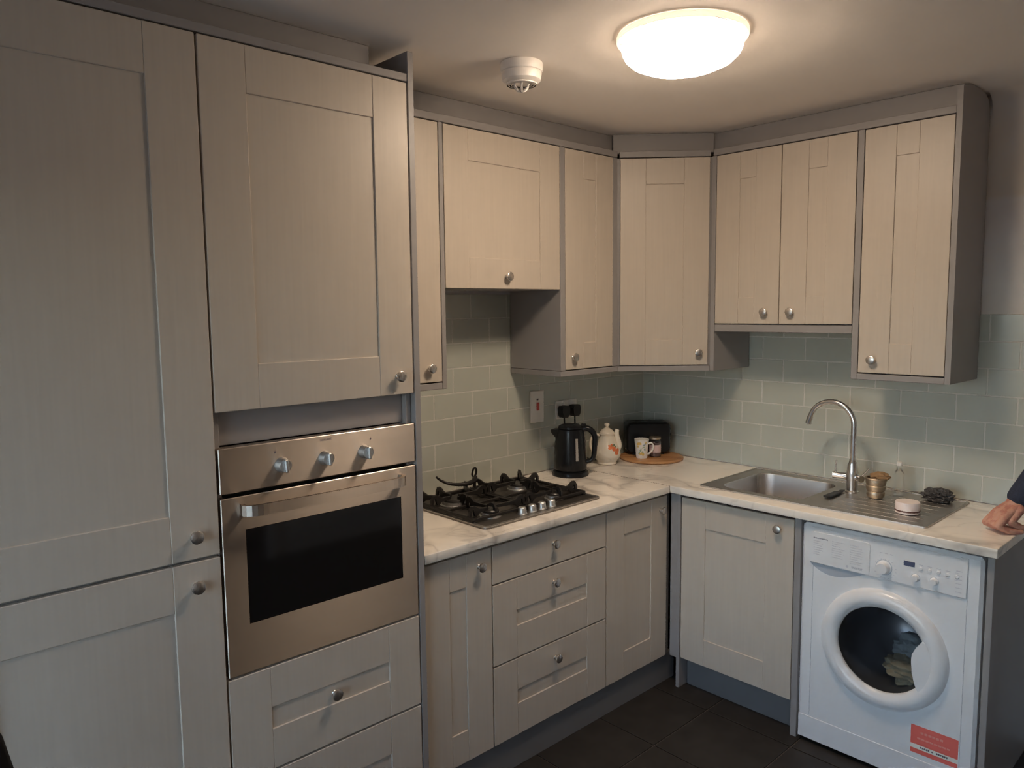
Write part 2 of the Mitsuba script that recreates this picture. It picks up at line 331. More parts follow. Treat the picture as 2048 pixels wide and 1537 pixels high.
# --- base units
bl = FL(.575); BD = .55
part('narrow_base_cabinet__carcass', bl, -1.888, -1.5935, .131, .859, -BD, -.0205)
door('narrow_base_cabinet__door', bl, -1.888, -1.594, .131, .848, (-1.651, .794), .112)
lab('narrow_base_cabinet', 'narrow cream base cupboard beside the tall oven housing', 'cabinet')
part('drawer_cabinet__carcass', bl, -1.5925, -.9925, .131, .859, -BD, -.0205)
door('drawer_cabinet__drawer', bl, -1.592, -.993, .7125, .848, (-1.2925, .793), slab=True)
door('drawer_cabinet__drawer_001', bl, -1.592, -.993, .4195, .7095, (-1.2925, .648), .114, .117)
door('drawer_cabinet__drawer_002', bl, -1.592, -.993, .131, .4165, (-1.2850, .356), .114, .117)
lab('drawer_cabinet', 'cream three-drawer base unit under the gas hob', 'cabinet')
part('corner_base_cabinet__carcass', bl, -.9915, -.60, .131, .859, -BD, -.0205)
door('corner_base_cabinet__door', bl, -.9905, -.586, .131, .848, (-.636, .790), .112)
part('corner_base_cabinet__filler', bl, -.5845, -.566, .131, .859, -.06, -.003, 'grey_dark')
lab('corner_base_cabinet', 'cream base cupboard in the inner corner, right of the drawers', 'cabinet')
part('hob_run_plinth', bl, -1.889, -.50, 0, .127, -.035, -.017, 'plinth_grey'); lab('hob_run_plinth', 'grey plinth under the drawers and hob-side cupboards', 'plinth')
bb = FB(-.575)
part('corner_post__face', bb, .586, .6375, .131, .8595, -.02, 0)
part('corner_post__leg', bb, .621, .6375, 0, .8595, -.30, .003)
lab('corner_post', 'grey post at the inner corner reaching down to the floor', 'post')
part('sink_base_cabinet__carcass', bb, .640, 1.1415, .131, .70, -BD, -.0205)
door('sink_base_cabinet__door', bb, .640, 1.1415, .137, .848, (1.080, .802), .116)
lab('sink_base_cabinet', 'cream single-door base cupboard below the sink', 'cabinet')
part('sink_run_plinth', bb, .640, 1.1415, 0, .133, -.075, -.057, 'plinth_grey'); lab('sink_run_plinth', 'grey plinth below the sink cupboard door', 'plinth')
part('support_panel', bb, 1.1430, 1.1680, 0, .8595, -BD, 0); lab('support_panel', 'grey upright panel between the sink cupboard and the washing machine', 'panel')
part('end_support_panel', bb, 1.775, 1.795, 0, .8595, -.565, -.004); lab('end_support_panel', 'grey end panel right of the washing machine, under the worktop end', 'panel')
# --- worktops
put('sink_worktop__joint_strip', rb(.012, .597, -.6014, -.5998, H-WT+.002, H-.0006, .0002), 'brown_band')
put('hob_worktop', rb(.0105, .6, -1.890, -.6018, H-WT, H, .004), 'marble', 50); lab('hob_worktop', 'white marble-patterned worktop under the hob and kettle', 'worktop')
def sinktop():
    a = toman(rb(.0105, 1.808, -.5994, -.0105, H-WT, H, .004)); c = toman(rb(.735, 1.125, -.50, -.08, .5, 1.2, .001))
    return man(a-c)
put('sink_worktop', sinktop(), 'marble', 50); lab('sink_worktop', 'white marble-patterned worktop around the sink, over the washing machine', 'worktop')
# ------------------------------------------------------------------ oven
U, V = (0, 1, 0), (0, 0, 1)
putuv('oven__control_panel', rb(.565, .6, -2.5105, -1.9175, 1.194, 1.310, .002), 'brushed_steel', U, V)
put('oven__body', rb(.30, .570, -2.4955, -1.9345, .7220, 1.305, .002), 'dark_void')
def ovendoor():
    a = toman(rb(.573, .6, -2.5105, -1.9175, .716, 1.183, .002)); c = toman(rb(.59, .7, -2.450, -1.972, .845, 1.095, .0005))
    return man(a-c)
putuv('oven__door', ovendoor(), 'brushed_steel', U, V)
put('oven__door__glass', rb(.588, .5985, -2.4495, -1.9725, .8455, 1.0945, .001), 'black_glass')
# handle: flat strap bowed out from the door
hp = np.array([(.6005, -2.462), (.628, -2.458), (.640, -2.440), (.645, -2.40), (.648, -2.3), (.649, -2.2145), (.648, -2.13), (.645, -2.03), (.640, -1.99), (.628, -1.972), (.6005, -1.968)])
outl = np.vstack([spline(hp, 40), spline(hp+np.array([(0, .012), (-.006, .010), (-.010, .005), (-.01, 0), (-.01, 0), (-.01, 0), (-.01, 0), (-.01, 0), (-.010, -.005), (-.006, -.010), (0, -.012)]), 40)[::-1]])
m = ext(Polygon(outl).buffer(0), .028); m.apply_translation([0, 0, 1.135])
putuv('oven__door__handle', m, 'brushed_steel', U, V)
KO = cat(lathe([(0, 0), (.020, 0), (.020, .006), (.0185, .010), (.0175, .022), (.0165, .024), (0, .024)], 32), rb(-.0055, .0055, -.0175, .0175, .02, .034, .003))
for ky, rot in ((-2.345, 5), (-2.219, 3), (-2.094, 3)):
    m = KO.copy(); m.apply_transform(trimesh.transformations.rotation_matrix(math.radians(rot), [0, 0, 1])); M = FL(.6).M.copy(); M[:3, 3] = (.6, ky, 1.248); m.apply_transform(M)
    put('oven__knob', m, 'silver_knob', 30)
def text(key, s, fr, u, v, h, mat, w=0., bold=False, center=True, depth=.0004):
    m = meshkit.text_mesh(s, h, depth, bold)
    if center: m.apply_translation([-(m.bounds[0, 0]+m.bounds[1, 0])/2, 0, 0])
    m.apply_translation([u, v, w]); put(key, fr(m), mat)
text('oven__lettering', 'ZANUSSI', t, -2.2145, 1.2955, .0058, 'dark_print', 0., True)
for du, dv in ((-2.362, 1.2835), (-2.072, 1.2825)):
    put('oven__dot', lathe([(0, 0), (.0028, 0), (.0028, .0004), (0, .0004)], 14, (.6, du, dv), (1, 0, 0)), 'dark_print')
lab('oven', 'stainless steel built-in oven with black glass door and three knobs', 'oven')
# ------------------------------------------------------------------ washing machine
YW = -.573; wf = FB(YW); X0, X1 = 1.1715, 1.7665; CX, CZ = 1.4685, .452
def wmbody():
    a = toman(rb(X0, X1, YW, -.03, .012, .848, .010)); c = toman(lathe([(0, 0), (.165, 0), (.165, .34), (0, .34)], 48, (CX, YW-.01, CZ), (0, 1, 0)))
    return man(a-c)
put('washing_machine__body', wmbody(), 'enamel', 30)
put('washing_machine__control_panel', wf(rb(X0+.046, X1-.043, .704, .838, 0, .006, .004)), 'enamel', 40)
# detergent drawer face with its lens-shaped grip
dp = Polygon([(1.207, .708), (1.412, .708), (1.420, .718), (1.420, .815), (1.412, .822), (1.214, .822), (1.207, .815)])
m = ext(dp, .004); m.apply_translation([0, 0, .005]); put('washing_machine__drawer', wf(m), 'enamel')
sc = [(1.203, .705)] + [(1.203+.205*s, .705-.036*math.sin(math.pi*s**.8)) for s in np.linspace(.05, .95, 14)] + [(1.408, .703)]
m = ext(Polygon(sc), .0012); m.apply_translation([0, 0, .0]); put('washing_machine__drawer__grip', wf(m), 'enamel_shadow')
text('washing_machine__drawer__lettering', 'INDESIT', wf, 1.378, .7175, .0068, 'print_grey', .009, True)
put('washing_machine__drawer__emblem', wf(cat(rb(1.339, 1.347, .7170, .7247, .0089, .0094, .0001))), 'print_pale')
put('washing_machine__drawer__model_plate', wf(cat([rb(1.219+i*.0078, 1.2255+i*.0078, .7985, .803, .0089, .0094, .0001) for i in range(7)])), 'print_grey')
ln = []
random.seed(3)
for (a, c, z1, n) in ((1.219, 1.262, .788, 7), (1.287, 1.335, .799, 8), (1.352, 1.402, .799, 9)):
    for i in range(n): ln.append(rb(a, a+(c-a)*random.uniform(.55, 1), z1-i*.0082, z1-i*.0082+.0022, .0089, .0093, .0001))
put('washing_machine__drawer__print_lines', wf(cat(ln)), 'print_pale')
pl = [rb(1.45+i*.0, 1.452, .786, .7865, .0059, .0063, .0001) for i in range(1)]
for i in range(16):
    an = math.radians(-60+i*300/15); pl.append(rb(1.471+.036*math.sin(an)-.0025, 1.471+.036*math.sin(an)+.0025, .744+.034*math.cos(an)-.001, .744+.034*math.cos(an)+.001, .0058, .0063, .0001))
for i in range(6): pl.append(rb(1.69, 1.708, .72+i*.014, .7225+i*.014, .0058, .0063, .0001))
for i in range(5): pl.append(rb(1.578+i*.027, 1.592+i*.027, .783, .785, .0058, .0063, .0001)); pl.append(rb(1.578+i*.027, 1.59+i*.027, .759, .7608, .0058, .0063, .0001))
for i in range(3): pl.append(rb(1.452+i*.017, 1.462+i*.017, .796, .7985, .0058, .0063, .0001))
put('washing_machine__control_panel__print_marks', wf(cat(pl)), 'print_pale')
put('washing_machine__control_panel__display', wf(rb(1.531, 1.566, .771, .788, .0055, .0068, .0004)), 'display_blue')
for i in range(5): put('washing_machine__control_panel__button', wf(lathe([(0, 0), (.0062, 0), (.0062, .003), (.005, .004), (0, .004)], 18, (1.585+i*.027, .772, .0055))), 'enamel', 30)
def dial(key, u, v, r, h):
    put(key, wf(lathe([(0, 0), (r*1.25, 0), (r*1.25, .002), (r*1.05, .004), (r, h*.7), (r*.9, h), (0, h)], 36, (u, v, .0058))), 'enamel', 35)
    put(key+'__rim', wf(lathe([(r*1.26, 0), (r*1.36, 0), (r*1.36, .0012), (r*1.26, .0012)], 36, (u, v, .0058))), 'enamel_shadow')
dial('washing_machine__dial', 1.468, .748, .020, .026)
dial('washing_machine__small_dial', 1.570, .737, .0105, .016); dial('washing_machine__small_dial_001', 1.627, .739, .0105, .016)
# porthole door: ring, bitten by its grip on the right, glass bowl, drum behind
ring = lathe([(.150, .002), (.150, .010), (.154, .016), (.164, .024), (.176, .0275), (.190, .0265), (.203, .020), (.211, .010), (.214, .0), (.168, .0), (.160, .001)], 72, (CX, CZ, .0005))
put('washing_machine__door', wf(ring), 'enamel', 40)
gp = [(.150*math.cos(a), .150*math.sin(a)) for a in np.linspace(-.62, .40, 18)]
bite = Polygon([(.165*math.cos(a), .165*math.sin(a)) for a in np.linspace(-.66, .44, 18)]+[(.136, .078), (.118, .052), (.106, .026), (.104, .0), (.108, -.04), (.118, -.078), (.128, -.098)])
m = ext(bite, .0165); m.apply_translation([CX, CZ, .0085]); put('washing_machine__door__grip', wf(m), 'enamel', 30)
bowl = lathe([(.150, .014), (.146, .010), (.134, .018), (.118, .020), (.09, .014), (.05, .006), (0, .004)], 56, (CX, CZ, 0))
bowl = lathe([(0, .0130), (.05, .0122), (.09, .0104), (.125, .0080), (.1495, .0060)], 56, (CX, CZ, 0)); bowl.invert() if bowl.face_normals[:, 2].sum() < 0 else None
put('washing_machine__door__glass', wf(bowl), 'window_glass', True)
drum = lathe([(.1640, -.002), (.160, -.02), (.135, -.03), (.200, -.05), (.215, -.1), (.215, -.30), (.0, -.33)], 48, (CX, CZ, 0))
drum = lathe([(.1640, -.002), (.150, -.03), (.152, -.10), (.158, -.30), (.0, -.325)], 48, (CX, CZ, 0)); drum.invert()
scene['drum_two'] = {'type': 'twosided', 'bsdf': scene.pop('drum_steel')}
put('washing_machine__drum', wf(drum), 'drum_two', True)
put('washing_machine__kick_panel', wf(rb(X0+.004, X1-.004, .016, .105, -.0005, .0025, .002)), 'enamel')
for x in (X0+.045, X1-.043): put('washing_machine__trim', wf(rb(x-.001, x+.001, .112, .700, -.0002, .0008, .0003)), 'enamel_grey')
st = wf(rb(1.574, 1.7195, .156, .223, 0, .0006, .0002)); put('washing_machine__sticker', st, 'red_print')
put('washing_machine__sticker__band', wf(rb(1.574, 1.7195, .1405, .1558, 0, .0006, .0002)), 'mug_white'); put('washing_machine__sticker__red_band', wf(rb(1.574, 1.7195, .1245, .1403, 0, .0006, .0002)), 'red_print')
pk = [rb(1.605+i*.006, 1.6095+i*.006, .1455, .1515, .0006, .0009, .0001) for i in range(5)]+[rb(1.6405, 1.6445, .1455, .1505, .0006, .0009, .0001)]+[rb(1.655+i*.006, 1.6595+i*.006, .1455, .1515, .0006, .0009, .0001) for i in range(6)]
put('washing_machine__sticker__print_marks', wf(cat(pk)), 'dark_print')
pk = [rb(1.605+i*.012, 1.614+i*.012, .197, .205, .0006, .0009, .0001) for i in range(6)]+[rb(1.595+i*.013, 1.605+i*.013, .176, .182, .0006, .0009, .0001) for i in range(8)]
put('washing_machine__sticker__pale_print', wf(cat(pk)), 'pale_red_print')
for x in (X0+.05, X1-.05):
    for y in (YW+.06, -.09): put('washing_machine__foot', lathe([(0, 0), (.02, 0), (.02, .011), (0, .011)], 16, (x, y, .0005)), 'black_matt')
lab('washing_machine', 'white front-loading washing machine with red sticker, under the worktop', 'washing machine')
def blob(c, r, seed, amp=.35, fq=18, sub=4):
    m = trimesh.creation.icosphere(subdivisions=sub); v = m.vertices.copy()
    d = 1+amp*(meshkit.fbm(v*fq*.1+seed*3.1, 4, seed)-.5)*2
    m.vertices = v*d[:, None]*np.array(r)+np.array(c); return m
put('laundry', blob((CX+.05, YW+.15, CZ-.100), (.085, .10, .045), 3, .45, 30), 'laundry_tan', True); lab('laundry', 'tan and grey laundry inside the washing machine drum', 'laundry')
put('laundry__grey_cloth', blob((CX+.04, YW+.19, CZ-.045), (.06, .05, .05), 8, .4, 25), 'laundry_grey', True)
# ------------------------------------------------------------------ gas hob
hz = H+.0005
hobp = sbox(.065, -1.583, .533, -.972).buffer(-.02).buffer(.02, quad_segs=6)
m = ext(hobp, .006); m.apply_translation([0, 0, hz]); putuv('gas_hob__plate', m, 'hob_steel', (0, 1, 0), (1, 0, 0))
m = ext(hobp.difference(hobp.buffer(-.014)), .002); m.apply_translation([0, 0, hz+.006]); putuv('gas_hob__rim', m, 'sink_steel', (0, 1, 0), (1, 0, 0))
pz = hz+.006
BUR = [(.205, -1.455, .050), (.425, -1.465, .036), (.195, -1.11, .040), (.415, -1.12, .034)]
for (x, y, r) in BUR:
    put('gas_hob__burner', lathe([(0, 0), (r*1.15, 0), (r*1.15, .004), (r, .006), (r*.98, .016), (r*.7, .018), (0, .018)], 40, (x, y, pz)), 'silver_knob', 35)
    k = [q for q in scene if q.startswith('gas_hob__burner') and '__cap' not in q][-1]
    put(k+'__cap', lathe([(0, 0), (r*.88, 0), (r*.9, .004), (r*.8, .008), (0, .009)], 36, (x, y, pz+.018)), 'burner_cap', 35)
for y in (-1.366, -1.315, -1.264, -1.213):
    put('gas_hob__knob', lathe([(0, 0), (.019, 0), (.019, .003), (.0165, .006), (.0150, .024), (.012, .027), (0, .027)], 28, (.489, y, pz)), 'silver_knob', 35)
def plate(p, q, h0, h1, hole=True, th=.0095, z=pz+.012):
    # upright cast finger from outer point p (tall) to inner point q (low)
    p, q = np.array(p, float), np.array(q, float); L = np.linalg.norm(q-p); d = (q-p)/L
    pg = Polygon([(0, -.006), (0, h0*.55), (.012, h0), (.026, h0), (.05, h1), (L, h1), (L, h1-.010), (.05, h1-.014), (.03, -.006)])
    if hole: pg = pg.difference(Polygon([(.010, .003), (.013, h0*.62), (.021, h0*.66), (.028, .003)]))
    m = ext(pg, th); M = np.eye(4); M[:3, 0] = (*d, 0); M[:3, 1] = (0, 0, 1); n = np.cross(M[:3, 0], M[:3, 1]); M[:3, 2] = n; M[:3, 3] = (*p, z); M[:3, 3] -= n*th/2; m.apply_transform(M); return m
def grate(y0, y1, burners, front_left):
    x0, x1 = .085, .462; z = pz+.006; bw = .012; parts = []
    parts += [rb(x0, x1, y0, y0+bw, z, z+.011, .002), rb(x0, x1, y1-bw, y1, z, z+.011, .002), rb(x0, x0+bw, y0+bw, y1-bw, z, z+.011, .002), rb(x1-bw, x1, y0+bw, y1-bw, z, z+.011, .002), rb((x0+x1)/2+.01, (x0+x1)/2+.01+bw, y0+bw, y1-bw, z, z+.011, .002)]
    for x, y in ((x0, y0), (x0, y1-bw), (x1-bw, y0), (x1-bw, y1-bw)): parts.append(rb(x, x+bw, y, y+bw, pz+.0003, z, .001))
    for bx, by, r in burners:
        for (px, py) in ((bx, y0+.005), (bx, y1-.005), (x0+.005 if bx < .3 else (x0+x1)/2+.014, by), (x1-.005 if bx > .3 else (x0+x1)/2+.014, by)):
            d = np.array([bx-px, by-py]); L = np.linalg.norm(d); parts.append(plate((px, py), np.array([px, py])+d/L*(L-r*.45), .040, .025))
    for (px, py, qx, qy) in ((x0+.004, y0+.02, x0+.09, y0+.07), (x0+.004, y1-.02, x0+.09, y1-.07)): parts.append(plate((px, py), (qx, qy), .040, .025))
    for m in parts: m.merge_vertices()
    return cat(parts)
put('gas_hob__pan_support', grate(-1.574, -1.29, BUR[:2], True), 'iron'); put('gas_hob__pan_support_001', grate(-1.284, -.985, BUR[2:], False), 'iron')
lab('gas_hob', 'stainless four-burner gas hob with black cast pan supports', 'hob')
# black utensil lying over the rear left pan support
sp = spline([(.098, -1.460, .992), (.108, -1.433, .970), (.125, -1.403, .958), (.15, -1.358, .955), (.145, -1.313, .957), (.125, -1.283, .965)], 26)
lp = [(.105+.004*math.sin(a), -1.270-.011*math.cos(a), .982+.019*math.sin(a)) for a in np.linspace(0, 2*np.pi, 26)]
put('kitchen_tongs', cat(tube(sp, np.linspace(.004, .011, 26), 10), tube(lp, .0042, 8)), 'iron', 40)
lab('kitchen_tongs', 'black utensil with a pointed end and a loop, at the back of the hob', 'utensil')
# ------------------------------------------------------------------ sink and tap
SX0, SX1, SY0, SY1 = .69, 1.577, -.522, -.048
bowlr = sbox(.752, -.475, 1.108, -.105).buffer(-.06).buffer(.06, quad_segs=8)
plan = sbox(SX0, SY0, SX1, SY1).buffer(-.012).buffer(.012, quad_segs=5).difference(bowlr)
m = ext(plan, .0035); m.apply_translation([0, 0, H+.0005]); zt = H+.004
putuv('sink__deck', m, 'sink_steel', (1, 0, 0), (0, 1, 0))
def loft(rings):
    n = len(rings[0]); Vv = np.vstack(rings); Fc = []
    for i in range(len(rings)-1):
        for j in range(n): k = (j+1) % n; Fc += [[i*n+j, i*n+k, (i+1)*n+k], [i*n+j, (i+1)*n+k, (i+1)*n+j]]
    c = len(Vv); Vv = np.vstack([Vv, rings[-1].mean(0)]); Fc += [[(len(rings)-1)*n+j, (len(rings)-1)*n+(j+1) % n, c] for j in range(n)]
    return trimesh.Trimesh(Vv, Fc, process=False)
def rring(s, z, rad=.06):
    x0, x1, y0, y1 = .752+s, 1.108-s, -.475+s, -.105-s; pts = []
    for cx, cy, a0 in ((x1-rad, y1-rad, 0), (x0+rad, y1-rad, 90), (x0+rad, y0+rad, 180), (x1-rad, y0+rad, 270)):
        for a in np.linspace(a0, a0+90, 9): pts.append((cx+rad*math.cos(math.radians(a)), cy+rad*math.sin(math.radians(a)), z))
    return np.array(pts)
m = loft([rring(-.0005, zt-.0002), rring(.003, zt-.004), rring(.008, zt-.06), rring(.014, zt-.135), rring(.024, zt-.152), rring(.045, zt-.158, .05)])
scene['sink_two'] = {'type': 'twosided', 'bsdf': {'type': 'roughconductor', 'material': 'none', 'specular_reflectance': rgb(.66, .635, .62), 'alpha': .26}}
put('sink__bowl', m, 'sink_two', True)
put('sink__drain', lathe([(0, 0), (.040, 0), (.042, .002), (.034, .004), (.030, .001), (0, .001)], 32, (.93, -.29, zt-.157)), 'chrome', 30)
for i in range(7):
    y = -.47+i*.053; a = np.array([(x, y, zt+.0002) for x in np.linspace(1.20+.03*(i > 3)+(.06 if i > 4 else 0), 1.545, 12)])
    m = tube(a, np.r_[.002, np.full(10, .0050), .002], 10); m.vertices[:, 2] = zt-.0006+(m.vertices[:, 2]-zt)*.38; put('sink__ridge', m, 'sink_steel', True)
edge = [(SX0+.02, SY0+.016), (SX1-.016, SY0+.016), (SX1-.016, SY1-.016), (SX0+.02, SY1-.016)]
m = ext(sbox(SX0, SY0, SX1, SY1).buffer(-.012).buffer(.012, quad_segs=5).difference(sbox(SX0, SY0, SX1, SY1).buffer(-.010)), .002); m.apply_translation([0, 0, zt]); put('sink__rim', m, 'sink_steel')
lab('sink', 'stainless steel inset sink with the bowl left and ridged drainer right', 'sink')
TX, TY = 1.192, -.195
put('mixer_tap__body', lathe([(0, 0), (.027, 0), (.027, .004), (.0225, .009), (.0215, .045), (.023, .05), (.0235, .075), (.0215, .085), (.019, .115), (.0135, .128), (.0115, .135), (0, .135)], 36, (TX, TY, zt)), 'chrome', 40)
sd = np.array([-.985, -.02, 0]); R = .092
arc = [np.array([TX, TY, zt+z]) for z in np.linspace(.12, .262, 8)]
cc = np.array([TX, TY, zt+.268])+sd*R
arc += [cc+R*(-sd*math.cos(a)+np.array([0, 0, 1])*math.sin(a)) for a in np.linspace(.06, math.radians(166), 34)]
put('mixer_tap__spout', tube(arc, .0108, 18), 'chrome', 60)
d = (arc[-1]-arc[-2]); d /= np.linalg.norm(d); put('mixer_tap__spout__nozzle', tube([arc[-1]-d*.002, arc[-1]+d*.012, arc[-1]+d*.030], .0122, 18), 'chrome', 60)
zl = zt+.062
put('mixer_tap__lever', cat(tube([(TX-.018, TY, zl), (TX-.05, TY-.006, zl), (TX-.074, TY-.010, zl)], [.014, .013, .0135], 18), tube([(TX-.064, TY-.009, zl+.01), (TX-.063, TY-.012, zl+.035), (TX-.060, TY-.014, zl+.062)], [.0032, .003, .0028], 10)), 'chrome', 40)
put('mixer_tap__lever_001', cat(tube([(TX+.018, TY, zl), (TX+.03, TY-.012, zl), (TX+.046, TY-.022, zl)], [.014, .0135, .0135], 18), tube([(TX+.042, TY-.018, zl+.010), (TX+.06, TY-.02, zl+.03), (TX+.074, TY-.024, zl+.048)], [.0032, .003, .0028], 10)), 'chrome', 40)
lab('mixer_tap', 'chrome swan-neck mixer tap standing on the sink', 'tap')
PXY = (1.300, -.235)
put('ribbed_pot__body', lathe([(0, 0), (.026, 0), (.030, .004), (.033, .012), (.033, .022), (.030, .026), (.034, .032), (.036, .046), (.033, .050), (.036, .055), (.038, .070), (.036, .074), (.031, .074), (.030, .02), (0, .015)], 40, (*PXY, zt+.004)), 'brass', 40)
put('ribbed_pot__rim', lathe([(.0362, .072), (.041, .072), (.042, .076), (.040, .080), (.033, .079), (.033, .074)], 36, (*PXY, zt+.004)), 'brass', 40)
lab('ribbed_pot', 'small ribbed brass-coloured pot on the drainer beside the tap', 'pot')
put('scourer', blob((PXY[0]+.012, PXY[1]+.008, zt+.088), (.036, .03, .017), 5, .3, 22), 'sponge_brown', True); lab('scourer', 'brown scouring sponge resting in the brass-coloured pot', 'sponge')
put('clear_bottle', lathe([(0, 0), (.019, 0), (.021, .003), (.021, .075), (.016, .09), (.009, .10), (.009, .115), (0, .115)], 28, (1.345, -.125, zt+.004)), 'clear_glass', 40)
put('clear_bottle__cap', lathe([(0, 0), (.010, 0), (.010, .014), (0, .014)], 20, (1.345, -.125, zt+.1195)), 'white_plastic', 40); lab('clear_bottle', 'small clear bottle behind the brass-coloured pot by the wall', 'bottle')
put('cream_tub__body', lathe([(0, .0), (.039, .0), (.041, .004), (.0415, .009), (.0405, .010), (.0405, .038), (.039, .041), (0, .041)], 40, (1.466, -.375, zt+.0032)), 'tub_pink', 40)
put('cream_tub__band', lathe([(.0407, .0075), (.0419, .0075), (.0419, .0125), (.0407, .0125)], 40, (1.466, -.375, zt+.0032)), 'brown_band', 40)
lab('cream_tub', 'short round white tub with a dark band, at the front of the drainer', 'tub')
put('wire_scourer', blob((1.487, -.125, zt+.026), (.054, .042, .027), 11, .42, 38, 5), 'mesh_grey'); lab('wire_scourer', 'dark grey tangled wire scourer at the back right of the drainer', 'scourer')
put('black_scraper', cat(rb(1.155, 1.185, -.375, -.27, zt+.0045, zt+.012, .003), rb(1.16, 1.178, -.27, -.222, zt+.0045, zt+.0105, .003)), 'black_matt'); lab('black_scraper', 'flat black scraper lying between the sink bowl and the drainer', 'utensil')
# ------------------------------------------------------------------ kettle, teapot, toaster, board, mug, jar
KX, KY = .150, -.735; kd = np.array([.68, .73, 0]); kn = np.array([.73, -.68, 0])
def K(p): p = np.array(p, float); return np.array([KX, KY, H+.0005])+p[..., :1]*kd+p[..., 1:2]*kn+p[..., 2:]*np.array([0, 0, 1.])
put('kettle__base', lathe([(0, 0), (.082, 0), (.084, .006), (.080, .018), (.066, .024), (0, .024)], 44, (KX, KY, H+.0005)), 'black_plastic', 40)
put('kettle__body', lathe([(0, .0245), (.069, .0245), (.074, .032), (.0745, .07), (.070, .15), (.066, .195), (.062, .212), (0, .214)], 48, (KX, KY, H+.0005)), 'black_plastic', 40)
put('kettle__lid', lathe([(0, .2145), (.056, .2145), (.054, .224), (.04, .231), (0, .234)], 40, (KX, KY, H+.0005)), 'black_plastic', 40)
def hull(pts): return man(manifold3d.Manifold.hull_points(np.array(pts, float)))
put('kettle__spout', hull(K(np.array([(-.055, -.028, .205), (-.055, .028, .205), (-.062, -.02, .165), (-.062, .02, .165), (-.090, -.006, .208), (-.090, .006, .208), (-.060, -.024, .213), (-.060, .024, .213), (-.088, 0, .195)]))), 'black_plastic', 40)
hpts = spline(K(np.array([(.050, .012, .205), (.080, .016, .213), (.104, .018, .190), (.108, .018, .13), (.098, .017, .075), (.066, .012, .062)])), 34)
m = tube(hpts, np.r_[np.linspace(.014, .012, 17), np.linspace(.012, .010, 17)], 14); put('kettle__handle', m, 'black_plastic', 60)
put('kettle__switch', hull(K(np.array([(.045, -.012, .216), (.075, -.012, .222), (.045, .014, .216), (.075, .014, .222), (.05, 0, .236), (.07, 0, .234)]))), 'black_plastic', 30)
def facing(du, h0, h1, rr, wd):   # strip hugging the body
    V = []; hs = np.linspace(h0, h1, 8); an = np.linspace(-wd, wd, 5); a0 = du
    for h in hs:
        r = np.interp(h, [.07, .15, .195], [.0745, .070, .066])+rr
        for a in an: V.append(K(np.array([r*math.sin(a0+a), r*math.cos(a0+a), h])))
    Fc = []
    for i in range(7):
        for j in range(4): q = i*5+j; Fc += [[q, q+1, q+6], [q, q+6, q+5]]
    m = trimesh.Trimesh(np.array(V), Fc, process=False); V2 = m.vertices.copy(); o = np.array([KX, KY, 0]); dv = V2-o; dv[:, 2] = 0; dv /= np.linalg.norm(dv, axis=1, keepdims=True)
    n = len(V2); idx = m.faces; m2 = trimesh.Trimesh(np.vstack([V2, V2-dv*.004]), np.vstack([idx, idx[:, ::-1]+n]), process=False); return m2
put('kettle__water_window', facing(.33, .075, .175, .0012, .085), 'lcd_glass', False)
lab('kettle', 'black plastic jug kettle on its base, right of the hob', 'kettle')
PXc, PYc = .112, -.432
def Q(p): p = np.array(p, float); return np.array([PXc, PYc, H+.0005])+p[..., :1]*kd+p[..., 1:2]*kn+p[..., 2:]*np.array([0, 0, 1.])
tprof = [(0, .0), (.044, .0), (.048, .004), (.045, .012), (.050, .020), (.062, .034), (.067, .050), (.064, .068), (.054, .090), (.043, .112), (.036, .130), (.034, .140), (.039, .148), (.036, .150)]
put('teapot__body', lathe(tprof+[(0, .150)], 56, (PXc, PYc, H+.0005)), 'ceramic', 50)
put('teapot__lid', lathe([(.036, .1505), (.034, .156), (.026, .166), (.014, .174), (.007, .179), (.008, .184), (.013, .190), (.012, .197), (0, .201), (0, .1505)][:-1]+[(0, .201)], 40, (PXc, PYc, H+.0005)), 'ceramic', 50)
put('teapot__spout', tube(spline(Q(np.array([(.044, .0, .070), (.057, .0, .088), (.052, .0, .118), (.047, .0, .145), (.051, .0, .168)])), 26), np.linspace(.017, .0105, 26), 16), 'ceramic', 60)
put('teapot__handle', tube(spline(Q(np.array([(-.034, .0, .138), (-.062, .0, .140), (-.080, .0, .110), (-.074, .0, .070), (-.058, .0, .052)])), 28), .0065, 12), 'ceramic', 60)
def decal(prof, cx, cy, z0, ang, zc, petals, off=.0006):   # flat patches wrapped on a lathed body
    pr_, pz_ = np.array([p[0] for p in prof]), np.array([p[1] for p in prof]); out = []
    for (du, dz, a, b, rot) in petals:
        pts = []
        for r in (0, .5, 1.0):
            for k in range(12):
                th = k*math.pi/6; x, y = r*a*math.cos(th), r*b*math.sin(th); pts.append((du+x*math.cos(rot)-y*math.sin(rot), dz+x*math.sin(rot)+y*math.cos(rot)))
        V = []
        for (u, v) in pts:
            r = np.interp(zc+v, pz_, pr_)+off; an = ang+u/r; V.append(np.array([cx, cy, z0+zc+v])+r*(math.sin(an)*kd+math.cos(an)*kn))
        Fc = []
        for q in range(2):
            for k in range(12): j = (k+1) % 12; A, B, C, D_ = q*12+k, q*12+j, (q+1)*12+j, (q+1)*12+k; Fc += [[A, C, B], [A, D_, C]]
        n = len(V); out.append(trimesh.Trimesh(V, np.array(Fc), process=False))
    m = cat(out); V = m.vertices; dv = V-np.array([cx, cy, 0]); dv[:, 2] = 0; dv /= np.linalg.norm(dv, axis=1, keepdims=True)
    return trimesh.Trimesh(np.vstack([V, V-dv*off*.8]), np.vstack([m.faces, m.faces[:, ::-1]+len(V)]), process=False)
tb = tprof[4:]
